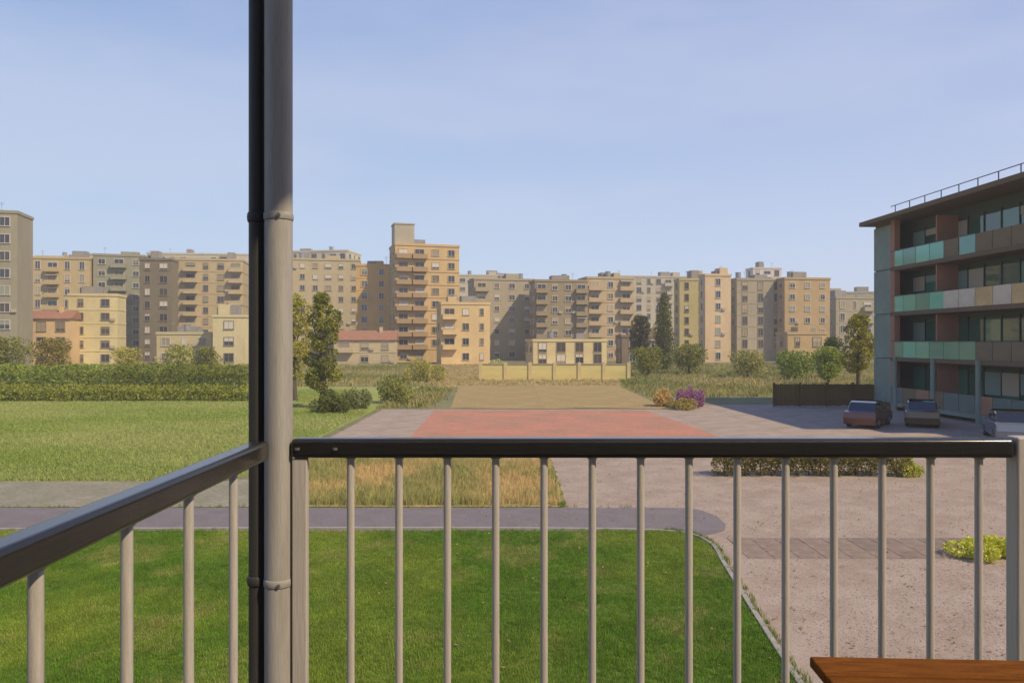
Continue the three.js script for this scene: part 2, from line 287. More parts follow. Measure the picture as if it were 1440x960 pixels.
// ---------- railing ----------
{
  const t = thing('balcony_railing', 'dark topped balcony railing with upright grey bars in front of the lawn', 'railing', [0, DECK, 0]);
  const y = RAIL - DECK;
  // front top rail, a rounded flat bar, then the side rail coming back towards the camera
  const front = mesh('top_rail', [rb(RX - LX - 0.10, 0.052, 0.052, (RX + LX) / 2 + 0.02, y, -RZ, 0.012)], M.railDark, t);
  const side = mesh('top_rail', [rb(0.052, 0.052, RZ + 1.2, LX, y, -RZ + 0.055 + (RZ + 1.2) / 2, 0.012)], M.railDark, t);
  mesh('bottom_rail', [rb(RX - LX - 0.1, 0.03, 0.03, (RX + LX) / 2 + 0.02, 0.1, -RZ, 0.006)], M.barGrey, t);
  mesh('bottom_rail', [rb(0.03, 0.03, RZ + 1.2, LX, 0.1, -RZ + 0.055 + (RZ + 1.2) / 2, 0.006)], M.barGrey, t);
  const bh = y - 0.026 - 0.115, bar = cyl(0.0102, 0.0102, bh, 0, 0.115 + bh / 2, 0, 14);
  const ring = new THREE.TorusGeometry(0.0112, 0.0028, 8, 18).rotateX(Math.PI / 2);
  const addBar = (x, z) => { const b = mesh('baluster', bar, M.barGrey, t); b.position.set(x, 0, z); const r = mesh('weld_ring', ring, M.barGrey, b); r.position.set(0, y - 0.028, 0); return b; };
  for (let i = 0; i < 14; i++) { const x = PX(493 + 68 * i, RZ); if (x < RX - 0.05) addBar(x, -RZ); }
  for (let i = 0; i < 12; i++) addBar(LX, -(1.75 - 0.242 * i));
  mesh('end_stile', [rb(0.040, y - 0.04, 0.024, LX + 0.092, (y - 0.04) / 2 + 0.012, -RZ + 0.006, 0.004)], M.barGrey, t);
  mesh('end_post', [rb(0.05, y + 0.03, 0.05, RX, (y + 0.03) / 2, -RZ, 0.006)], M.barGrey, t);
  for (const sx of [0.09, 0.19]) mesh('bolt', cyl(0.007, 0.007, 0.006, LX + sx, y, -RZ + 0.028, 6).translate(0, 0, 0), M.bolt, t);
}
// ---------- wooden table by the railing ----------
{
  const t = thing('wooden_table', 'orange brown wooden table at the bottom right corner, inside the railing', 'table', [0.978, DECK, -1.318], -0.045);
  const wood = [0, 1, 2].map((k) => noisy([[0.20, 0.066, 0.006], [0.17, 0.056, 0.005], [0.22, 0.078, 0.008]][k], 0.35, 0.5, { n: 256, alt: [0.12, 0.038, 0.004], mix: 0.8, fine: 40, rough: 0.85, spec: 0.25, bump: 0.001 }));
  for (let i = 0; i < 6; i++) mesh('plank', rb(0.68, 0.024, 0.092, 0, 0.70, -0.24 + i * 0.098, 0.005), wood[i % 3], t);
  for (const [sx, sz] of [[-1, -1], [1, -1], [-1, 1], [1, 1]]) mesh('leg', rb(0.045, 0.686, 0.045, sx * 0.29, 0.343, sz * 0.22 + 0.005, 0.004), wood[1], t);
  for (const z of [-0.22, 0.23]) mesh('apron', bx(0.54, 0.06, 0.02, 0, 0.655, z), wood[1], t);
}

// ---------- vegetation ----------
function tree(label, x, Z, h, r, cols, o = {}) {
  const { n = 5200, size = 0.2, form = 'round', trunkH = 0.28, group = 'trees in front of the distant buildings' } = o;
  const t = thing(o.name || 'tree', label, o.cat || 'tree', [PX(x, Z), 0, -Z], rr(0, 6.28), group);
  const geos = [], clumps = [], th = h * trunkH, top = new THREE.Vector3(rr(-0.2, 0.2), h * 0.8, rr(-0.2, 0.2)), mid = new THREE.Vector3(rr(-0.15, 0.15), th, rr(-0.15, 0.15));
  geos.push(limb(new THREE.Vector3(), mid, h * 0.026 + 0.05, h * 0.019 + 0.03, 9), limb(mid, top, h * 0.019 + 0.03, 0.03, 8));
  const m = form === 'cypress' ? 26 : 20;
  for (let i = 0; i < m; i++) {
    const u = (i + rnd()) / m, y = th * 0.85 + (h - th * 0.85) * u;
    const prof = form === 'cypress' ? Math.pow(Math.sin(Math.PI * Math.pow(lerp(0.12, 1, u), 0.7)), 0.7) * 0.8 + 0.12 : Math.sqrt(Math.max(0.02, 1 - Math.pow(2 * u - 0.95, 2)));
    const a = i * 2.4 + rr(-0.4, 0.4), q = form === 'cypress' ? rr(0.1, 0.5) : rr(0.3, 0.78);
    const c = { x: Math.cos(a) * r * prof * q, y, z: Math.sin(a) * r * prof * q, r: r * (form === 'cypress' ? 0.55 * prof + 0.08 : rr(0.26, 0.42)), ry: form === 'cypress' ? 1.9 : rr(0.7, 0.95), t: rr(0.1, 0.9) };
    c.y = Math.min(c.y, h - c.r * c.ry); clumps.push(c);
    if (form !== 'cypress') geos.push(limb(new THREE.Vector3(0, lerp(th, h * 0.7, u * 0.8), 0), new THREE.Vector3(c.x, c.y, c.z), h * 0.010 * (1.1 - u) + 0.02, 0.012, 5));
  }
  mesh('trunk', geos, M.bark, t);
  mesh('crown', leaves(clumps, n, size, cols), LEAF, t);
  return t;
}
function shrub(label, name, cat, x, Z, h, r, cols, n = 1500, size = 0.09, group) {
  const t = thing(name, label, cat, [PX(x, Z), 0, -Z], 0, group), cl = [], st = [];
  for (let i = 0; i < 9; i++) { const a = i * 2.4 + rr(-0.5, 0.5), q = i ? rr(0.25, 0.95) : 0, c = { x: Math.cos(a) * r * q, y: 0, z: Math.sin(a) * r * q, r: r * rr(0.22, 0.46), ry: 0, t: rr(0.1, 0.9) }; const top = h * rr(0.55, 1) * (1 - 0.35 * q); c.ry = top * 0.46 / c.r; c.y = top * 0.54; cl.push(c); st.push(limb(new THREE.Vector3(c.x * 0.15, 0, c.z * 0.15), new THREE.Vector3(c.x, c.y, c.z), 0.025, 0.01, 5)); }
  mesh('stem', st, M.bark, t); mesh('foliage', leaves(cl, n, size, cols), LEAF, t); return t;
}
function hedge(label, x0, x1, Z, h, d, cols, n, size) {
  const X0 = PX(x0, Z), X1 = PX(x1, Z), t = thing('hedge', label, 'hedge', [(X0 + X1) / 2, 0, -Z], 0, 'hedges around the open ground'), cl = [], L = X1 - X0;
  const m = Math.ceil(L / (d * 0.55)); const st = [];
  for (let i = 0; i < m; i++) for (let k = 0; k < 2; k++) {
    const c = { x: -L / 2 + (i + 0.5 + rr(-0.2, 0.2)) / m * L, y: h * (k ? 0.7 : 0.33) + rr(-0.04, 0.06) * h, z: rr(-0.15, 0.15) * d, r: d * rr(0.42, 0.6), t: rr(0, 1) }; c.ry = h * 0.3 / c.r; cl.push(c);
    if (k) st.push(limb(new THREE.Vector3(c.x, 0, c.z), new THREE.Vector3(c.x, c.y, c.z), 0.03, 0.01, 5));
  }
  mesh('stem', st, M.bark, t).userData = { kind: 'stuff' }; mesh('foliage', leaves(cl, n, size, cols), LEAF, t); return t;
}
const OLIVE = [[0.170, 0.194, 0.027], [0.319, 0.307, 0.044]], DARKG = [[0.079, 0.114, 0.021], [0.170, 0.182, 0.033]], GREEN = [[0.182, 0.261, 0.030], [0.319, 0.376, 0.052]], YELG = [[0.342, 0.342, 0.052], [0.501, 0.433, 0.090]];

// left: hedge line behind the field and trees over it
hedge('clipped mid green hedge at the far edge of the field, reaching the left picture edge', -40, 150, 80, 2.5, 2.2, GREEN, 9000, 0.2);
hedge('darker green hedge between the left hedge and the post', 152, 352, 79, 2.6, 2.2, [[0.137, 0.194, 0.021], [0.251, 0.273, 0.030]], 9000, 0.2);
hedge('low bright green hedge in front of the taller hedges beyond the field', -40, 352, 62, 1.35, 1.5, [[0.22, 0.25, 0.03], [0.33, 0.345, 0.045]], 14000, 0.16);
tree('broad olive brown tree above the hedge at the left picture edge', 6, 92, 5.6, 3.4, OLIVE, { n: 5000, size: 0.22 });
tree('rounded olive brown tree above the hedge under the pinkish house', 72, 95, 5.4, 3.0, [[0.227, 0.194, 0.038], [0.342, 0.273, 0.052]], { n: 4500, size: 0.22 });
tree('small yellow green tree behind the hedge under the cream block', 180, 96, 4.3, 2.3, YELG, { n: 3000, size: 0.2 });
tree('small pale green tree behind the hedge, left of the post', 250, 98, 4.6, 2.6, [[0.319, 0.342, 0.074], [0.455, 0.433, 0.120]], { n: 3000, size: 0.22 });
tree('small olive tree close behind the hedge beside the post', 290, 94, 4.3, 1.9, OLIVE, { n: 3000, size: 0.2 });
// right of the post
tree('tall olive green tree just right of the post', 452, 55, 8.6, 1.6, OLIVE, { n: 7000, size: 0.17, form: 'round', trunkH: 0.2 });
tree('light olive tree half hidden by the post', 414, 62, 9.0, 1.9, YELG, { n: 6000, size: 0.18 });
shrub('dark green bush at the foot of the olive tree right of the post', 'bush', 'bush', 468, 52, 2.1, 1.5, DARKG, 3500, 0.13);
shrub('grey green bush right of the dark bush near the post', 'bush', 'bush', 502, 55, 2.0, 1.4, [[0.160, 0.194, 0.074], [0.251, 0.273, 0.098]], 3000, 0.13);
shrub('wide olive bush left of the bare tan earth', 'bush', 'bush', 556, 60, 2.6, 1.9, [[0.205, 0.227, 0.060], [0.319, 0.319, 0.074]], 3600, 0.14);
shrub('yellowish bush in front of the tan tower block', 'bush', 'bush', 594, 92, 3.4, 2.3, YELG, 3000, 0.2);
shrub('straw coloured bush in front of the cream orange block', 'bush', 'bush', 700, 100, 2.8, 2.6, [[0.620, 0.615, 0.165], [0.620, 0.620, 0.224]], 3000, 0.2);
tree('narrow dark cypress rising between the grey and yellowish blocks', 934, 128, 13.6, 2.1, [[0.103, 0.114, 0.018], [0.194, 0.194, 0.030]], { n: 6500, size: 0.3, form: 'cypress', trunkH: 0.1, name: 'cypress_tree', cat: 'cypress' });
tree('dark brown green tree left of the cypress', 900, 132, 9.6, 2.4, [[0.114, 0.109, 0.030], [0.205, 0.170, 0.044]], { n: 4500, size: 0.3 });
tree('low olive tree in front of the pinkish cream block', 968, 112, 4.6, 3.2, OLIVE, { n: 3800, size: 0.25 });
tree('spreading olive tree in front of the cypress foot', 912, 106, 4.2, 2.9, OLIVE, { n: 3600, size: 0.24 });
tree('pale olive tree in front of the wide grey block', 1052, 102, 3.8, 3.2, [[0.296, 0.296, 0.074], [0.433, 0.398, 0.120]], { n: 3600, size: 0.24 });
tree('bright green low tree left of the dark fence', 1118, 95, 3.8, 3.0, GREEN, { n: 4000, size: 0.23 });
tree('bright green tree behind the dark fence', 1166, 84, 4.4, 2.1, [[0.227, 0.296, 0.038], [0.364, 0.410, 0.060]], { n: 4200, size: 0.2 });
tree('olive yellow tree against the left edge of the teal building', 1208, 78, 7.9, 1.9, [[0.251, 0.239, 0.027], [0.410, 0.364, 0.042]], { n: 6500, size: 0.2 });
tree('dark small tree between the grey block and the olive yellow tree', 1172, 100, 5.6, 1.9, DARKG, { n: 3600, size: 0.22 });
shrub('purple pink flowering shrub behind the clay court', 'flowering_shrub', 'shrub', 968, 56, 2.1, 1.05, [[0.42, 0.17, 0.36], [0.36, 0.20, 0.26]], 3200, 0.12);
shrub('brownish shrub at the court end beside the purple shrub', 'bush', 'bush', 962, 54.2, 1.1, 1.0, [[0.455, 0.342, 0.090], [0.342, 0.296, 0.074]], 2200, 0.1);
shrub('pinkish tan shrub left of the purple shrub', 'bush', 'bush', 932, 57, 1.9, 0.9, [[0.620, 0.455, 0.179], [0.592, 0.410, 0.134]], 2500, 0.12);
hedge('low dark olive hedge on the beige paving behind the right part of the railing', 1006, 1270, 27.6, 1.15, 0.9, [[0.137, 0.125, 0.027], [0.273, 0.227, 0.052]], 16000, 0.075);
shrub('yellow green shrub end at the right end of the low olive hedge', 'bush', 'bush', 1282, 27.4, 0.85, 0.5, [[0.410, 0.455, 0.074], [0.569, 0.546, 0.105]], 1800, 0.07);
shrub('bright lime green shrub on the paving near the right picture edge', 'lime_shrub', 'shrub', 1390, 17.4, 0.55, 0.95, [[0.615, 0.620, 0.052], [0.620, 0.620, 0.105]], 6500, 0.055);

// ---------- distant apartment blocks ----------
const glassM = [new THREE.MeshPhysicalMaterial({ color: C(0.03, 0.035, 0.04), roughness: 0.12, clearcoat: 0.6 }), new THREE.MeshPhysicalMaterial({ color: C(0.07, 0.06, 0.045), roughness: 0.2 }), plain(0.30, 0.25, 0.17, 0.8), plain(0.16, 0.12, 0.08, 0.7)];
const shutM = [plain(0.42, 0.33, 0.2, 0.8), plain(0.20, 0.16, 0.11, 0.8), plain(0.60, 0.55, 0.45, 0.8), plain(0.26, 0.27, 0.2, 0.8)];
const frameM = [plain(0.42, 0.36, 0.27, 0.6), plain(0.55, 0.52, 0.46, 0.6), plain(0.28, 0.22, 0.15, 0.6)];
const roofM = noisy([0.33, 0.30, 0.26], 0.3, 6, { bump: 0.01 });
const tileM = noisy([0.34, 0.16, 0.09], 0.35, 3, { bump: 0.03 });
const tankM = plain(0.30, 0.30, 0.30, 0.4, 0.3);
const wallCache = new Map();
const wallTex = [0, 1].map((k) => noisy([0.9, 0.9, 0.9], 0.16, 11 + k * 5, { n: 512, alt: [0.70, 0.67, 0.62], mix: 0.9, fine: 32 + k * 16, coarse: 5 + k, grain: 0.12, bump: 0.01 }));
function wallM(c) { const k = c.join(); if (!wallCache.has(k)) { const m = wallTex[wallCache.size % 2].clone(); m.color.setRGB(Math.min(0.78, c[0] * 1.55), Math.min(0.72, c[1] * 1.55), Math.min(0.66, c[2] * 1.42)); wallCache.set(k, m); } return wallCache.get(k); }
const winGeo = new Map();
function winFrame(w, h) { const k = w + '_' + h; if (!winGeo.has(k)) winGeo.set(k, mergeGeometries([bx(w + 0.24, 0.12, 0.14, 0, h / 2 + 0.06, 0.05), bx(w + 0.34, 0.12, 0.22, 0, -h / 2 - 0.06, 0.08), bx(0.12, h, 0.14, -w / 2 - 0.06, 0, 0.05), bx(0.12, h, 0.14, w / 2 + 0.06, 0, 0.05), bx(0.07, h, 0.07, 0, 0, 0.045)])); return winGeo.get(k); }
const paneGeo = new Map();
function pane(w, h) { const k = w + '_' + h; if (!paneGeo.has(k)) paneGeo.set(k, bx(w, h, 0.03, 0, 0, 0.018)); return paneGeo.get(k); }
function block(label, x0, x1, yt, Z, col, rot, o = {}) {
  const { depth, storey = 3.1, bay = 3.2, balc = 0.25, roof = 'flat', dark = 0.0, name = 'apartment_block', cat = 'apartment block', band } = o;
  const Pw = (x1 - x0) / F * Z, H = EYE + (480 - yt) * Z / F, d = depth || Math.min(13, Pw * 0.55);
  const w = Math.max(3.2, (Pw - d * Math.abs(Math.sin(rot))) / Math.cos(rot));
  const t = thing(name, label, cat, [PX((x0 + x1) / 2, Z + d / 2), 0, -(Z + d / 2)], rot, cat === 'house' ? 'low houses in front of the apartment blocks' : 'distant apartment blocks along the skyline');
  const wm = wallM(col);
  const wall = mesh('wall', bx(w, H, d, 0, H / 2, 0), wm, t);
  const nf = Math.max(1, Math.round(H / storey)), fh = H / nf;
  if (roof === 'flat') {
    mesh('parapet', [bx(w + 0.3, 0.55, 0.3, 0, H + 0.27, d / 2), bx(w + 0.3, 0.55, 0.3, 0, H + 0.27, -d / 2), bx(0.3, 0.55, d - 0.3, -w / 2, H + 0.27, 0), bx(0.3, 0.55, d - 0.3, w / 2, H + 0.27, 0)], wm, t);
    const rf = mesh('roof', bx(w - 0.3, 0.1, d - 0.3, 0, H + 0.06, 0), roofM, t);
    if (w > 5) {
      const k = 1 + Math.floor(rnd() * 2.2);
      for (let i = 0; i < k; i++) { const bw = rr(1.6, Math.min(4.5, w * 0.4)), bh = rr(1.2, 2.6); mesh('roof_hut', [bx(bw, bh, rr(2, 3.5), rr(-0.35, 0.35) * (w - bw), H + 0.1 + bh / 2, rr(-0.15, 0.2) * d), ], i % 2 ? wm : roofM, rf); }
      if (rnd() < 0.6) { const x = rr(-0.4, 0.4) * w; mesh('water_tank', [cyl(0.7, 0.7, 1.3, x, H + 1.4, d * 0.2, 14), cyl(0.75, 0.75, 0.08, x, H + 2.08, d * 0.2, 14), bx(1.2, 0.64, 1.2, x, H + 0.42, d * 0.2)], tankM, rf); }
      const ax = rr(-0.4, 0.4) * w; mesh('aerial', [cyl(0.035, 0.035, 2.6, ax, H + 1.4, 0, 5), bx(1.1, 0.05, 0.05, ax, H + 2.5, 0), bx(0.8, 0.05, 0.05, ax, H + 2.2, 0)], tankM, rf);
    }
  } else {
    const s = new THREE.Shape([new THREE.Vector2(-d / 2 - 0.4, 0), new THREE.Vector2(d / 2 + 0.4, 0), new THREE.Vector2(0, d * 0.28)]);
    const g = new THREE.ExtrudeGeometry(s, { depth: w + 0.6, bevelEnabled: false }); g.translate(0, 0, -w / 2 - 0.3); g.rotateY(Math.PI / 2); g.translate(0, H + 0.003, 0);
    const rf = mesh('roof', g, tileM, t); mesh('chimney', bx(0.7, 1.5, 0.7, w * 0.25, H + d * 0.28, 0.6), wm, rf);
  }
  const fr = frameM[Math.floor(rnd() * 3)], wA = [0.9, 1.1, 1.3, 1.6][Math.floor(rnd() * 4)], wB = [0.7, 1.1, 1.5, 1.8][Math.floor(rnd() * 4)], wH = [1.25, 1.4, 1.6, 1.9][Math.floor(rnd() * 4)], shm = shutM[Math.floor(rnd() * 4)], useBand = band || rnd() < 0.3;
  const faces = [{ L: w, a: 0, off: d / 2 }, { L: d, a: rot >= 0 ? -Math.PI / 2 : Math.PI / 2, off: w / 2 }];
  for (const f of faces) {
    const nb = Math.max(1, Math.floor((f.L - 0.6) / bay)), pitch = f.L / nb;
    const big = [], bcols = [];
    for (let i = 0; i < nb; i++) bcols.push(f.a === 0 && nb > 2 ? rnd() < balc : false);
    for (let k = 0; k < nf; k++) for (let i = 0; i < nb; i++) {
      const x = -f.L / 2 + (i + 0.5) * pitch, isB = bcols[i] && k > 0, ww = isB ? 2.1 : (i * 7 + nf) % 3 ? wA : wB, hh = isB ? 2.1 : wH;
      if (ww > pitch - 0.4) continue;
      const y = k * fh + (isB ? 1.2 : 1.6) * fh / 3.1;
      if (EYE - y > 2.5 && Z > 150 && rnd() < 0.3) continue;
      const g = mesh('window', winFrame(ww, hh), fr, t);
      const c = Math.cos(f.a), s = Math.sin(f.a);
      g.position.set(x * c + f.off * s, y, -x * s + f.off * c); g.rotation.y = f.a;
      const q = rnd(); mesh('pane', pane(ww, hh), glassM[q < 0.5 + dark ? 0 : q < 0.8 + dark ? 1 : q < 0.9 ? 2 : 3], g);
      const u = rnd(); if (u < 0.45) { const f = [0.3, 0.5, 0.75, 0.97][Math.floor(rnd() * 4)]; const sg = mesh('shutter', pane(ww, hh), shm, g); sg.scale.set(0.99, f, 1); sg.position.set(0, hh / 2 * (1 - f), 0.02); }
      if (isB && rnd() < 0.18) { const aw = mesh('awning', bx(pitch * 0.8, 0.06, 1.1).rotateX(0.5).translate(x, k * fh + 2.55, f.off + 0.55), shutM[Math.floor(rnd() * 4)], t); }
      if (isB) {
        const b = mesh('balcony', [bx(pitch * 0.92, 0.18, 1.25, x, k * fh + 0.06, f.off + 0.64), bx(pitch * 0.92, 0.95, 0.1, x, k * fh + 0.62, f.off + 1.2), bx(0.1, 0.95, 1.14, x - pitch * 0.45, k * fh + 0.62, f.off + 0.585), bx(0.1, 0.95, 1.14, x + pitch * 0.45, k * fh + 0.62, f.off + 0.585)], o.bm || wm, t);
      } else if (rnd() < 0.10 && f.a === 0) { mesh('air_conditioner', [bx(0.85, 0.6, 0.35, x + ww / 2 + 0.75 < f.L / 2 - 0.5 ? x + ww / 2 + 0.75 : x - ww / 2 - 0.75, y - 0.6, f.off + 0.19)], frameM[0], t); }
    }
  }
  if (useBand) for (let k = 1; k < nf; k++) mesh('string_course', bx(w + 0.16, 0.16, d + 0.16, 0, k * fh, 0), o.bm || wm, t);
  return t;
}
const TAN = [0.40, 0.31, 0.17], CREAM = [0.52, 0.43, 0.25], GREY = [0.31, 0.27, 0.20], ORANGE = [0.52, 0.33, 0.14], PINK = [0.54, 0.38, 0.255], BROWN = [0.25, 0.20, 0.125], DGREY = [0.24, 0.235, 0.175], PALE = [0.46, 0.42, 0.34];
// far row, seen over and between the nearer ones
block('flat roofed grey block farthest back above the pinkish house', 60, 170, 362, 250, PALE, 0.2);
block('long pale block on the skyline left of the post', 215, 372, 358, 255, PALE, 0.12, { balc: 0.4 });
block('pale grey block on the skyline right of the post', 400, 505, 354, 250, PALE, -0.15);
block('pale block on the skyline right of the tower', 640, 735, 388, 265, PALE, 0.1);
block('wide pale grey block on the skyline behind the cypress', 850, 985, 390, 260, [0.38, 0.35, 0.29], 0.15);
block('low pale block on the skyline near the teal building', 1140, 1250, 412, 255, [0.34, 0.32, 0.26], -0.1);
block('small whitish block on the skyline behind the wide grey block', 1052, 1096, 378, 262, [0.6, 0.58, 0.52], 0.1);
// middle row
block('tall grey brown block cut by the left picture edge', -70, 36, 298, 138, [0.24, 0.22, 0.17], 0.25, { dark: 0.2, balc: 0.5, bm: plain(0.14, 0.12, 0.095, 0.8) });
block('tan block right of the tall left edge block', 34, 138, 364, 186, TAN, 0.16);
block('grey green block with dark windows left of the dark brown block', 134, 208, 360, 190, DGREY, 0.3, { dark: 0.3 });
block('narrow dark brown block in the middle of the left group', 200, 246, 366, 182, [0.15, 0.125, 0.085], 0.1, { dark: 0.3 });
block('tan block with many windows directly left of the post', 240, 350, 366, 195, [0.40, 0.32, 0.2], 0.2, { balc: 0.4 });
block('beige block directly right of the post behind the olive tree', 396, 512, 366, 198, [0.38, 0.32, 0.21], 0.2);
block('narrow orange tan block left of the tower', 500, 550, 374, 184, ORANGE, 0.12);
const tw = block('tall tan tower block, highest of the distant buildings', 544, 648, 346, 178, [0.45, 0.32, 0.165], 0.3, { balc: 0.34, bm: plain(0.36, 0.24, 0.12, 0.9) });
{ const H = EYE + (480 - 346) * 178 / F; mesh('stair_head', [bx(4.8, 5.4, 5, -5.2, H + 2.7, 0), bx(5.1, 0.3, 5.3, -5.2, H + 5.55, 0)], wallM([0.33, 0.30, 0.25]), tw); }
block('grey beige block right of the tower', 656, 752, 394, 196, GREY, 0.22, { dark: 0.1 });
block('brown block with dark windows near the centre', 744, 826, 396, 188, BROWN, 0.15, { dark: 0.25, balc: 0.5 });
block('tan block between the brown block and the cypress', 814, 890, 392, 192, [0.38, 0.30, 0.2], 0.2);
block('small yellowish tan block right of the cypress', 950, 994, 394, 190, [0.40, 0.34, 0.17], 0.1);
block('narrow pinkish cream block, brightest right of the cypress', 985, 1026, 388, 178, PINK, 0.14, { bay: 4.2, balc: 0 });
block('wide grey block right of the pinkish cream block', 1020, 1098, 394, 188, [0.30, 0.265, 0.21], 0.18, { band: true });
block('tan block at the right end of the row', 1088, 1162, 393, 186, [0.36, 0.26, 0.145], 0.15, { balc: 0.4 });
block('low grey block behind the olive yellow tree', 1152, 1240, 420, 200, [0.3, 0.265, 0.2], 0.2);
// near low row
block('pinkish house with a tiled roof under the tan left block', 28, 108, 448, 150, [0.56, 0.36, 0.21], 0.15, { roof: 'pitched', name: 'house', cat: 'house' });
block('cream block in front of the grey green block', 102, 172, 416, 156, CREAM, 0.2, { balc: 0 });
block('low cream house beside the post', 302, 348, 446, 152, [0.54, 0.44, 0.28], 0.1, { name: 'house', cat: 'house' });
block('low yellowish house between the cream block and the cream house', 226, 304, 470, 156, [0.44, 0.38, 0.23], 0.12, { name: 'house', cat: 'house' });
block('low beige house right of the olive tree', 470, 560, 478, 158, [0.42, 0.35, 0.24], 0.1, { name: 'house', cat: 'house', roof: 'pitched' });
block('cream orange block at the right foot of the tower', 612, 690, 428, 162, [0.54, 0.38, 0.21], 0.25);
block('low cream house with a flat roof under the brown block', 738, 852, 480, 158, CREAM, 0.15, { name: 'house', cat: 'house', balc: 0 });
block('low brown house with dark windows behind the cypress foot', 868, 930, 474, 160, [0.17, 0.13, 0.09], 0.1, { name: 'house', cat: 'house', dark: 0.3 });
block('low tan house right of the pinkish cream block', 1096, 1158, 470, 158, [0.40, 0.29, 0.16], 0.12, { name: 'house', cat: 'house' });

// cream boundary wall beyond the bare earth
{
  const Z = 96, X0 = PX(676, Z), X1 = PX(884, Z), t = thing('boundary_wall', 'long low cream garden wall beyond the bare tan earth', 'wall', [(X0 + X1) / 2, 0, -Z]);
  const L = X1 - X0; mesh('wall_face', bx(L, 2.0, 0.25, 0, 1.0, 0), wallM([0.52, 0.44, 0.2]), t);
  mesh('coping', bx(L + 0.1, 0.12, 0.4, 0, 2.062, 0), M.kerb, t);
  for (let i = 0; i <= 6; i++) mesh('pier', bx(0.45, 2.3, 0.45, -L / 2 + i * L / 6, 1.15, 0.02), wallM([0.48, 0.40, 0.22]), t);
}
// dark timber fence
{
  const Z = 57, X0 = PX(1088, Z), X1 = PX(1236, Z), t = thing('timber_fence', 'dark brown board fence left of the teal building', 'fence', [(X0 + X1) / 2, 0, -Z]), L = X1 - X0;
  const wd = noisy([0.12, 0.080, 0.020], 0.4, 1.1, { n: 256, alt: [0.14, 0.075, 0.022], mix: 0.9 }), b = [];
  for (let i = 0; i < Math.floor(L / 0.155); i++) b.push(bx(0.14, rr(1.62, 1.72), 0.022, -L / 2 + 0.08 + i * 0.155, 0.88, rr(-0.006, 0.006)));
  mesh('board_panel', b, wd, t).userData = { kind: 'stuff' };
  for (let i = 0; i < 5; i++) mesh('fence_post', bx(0.12, 1.85, 0.12, -L / 2 + i * L / 4, 0.925, 0.08), wd, t);
  for (const y of [0.4, 1.4]) mesh('cross_rail', bx(L, 0.09, 0.05, 0, y, -0.045), wd, t);
}

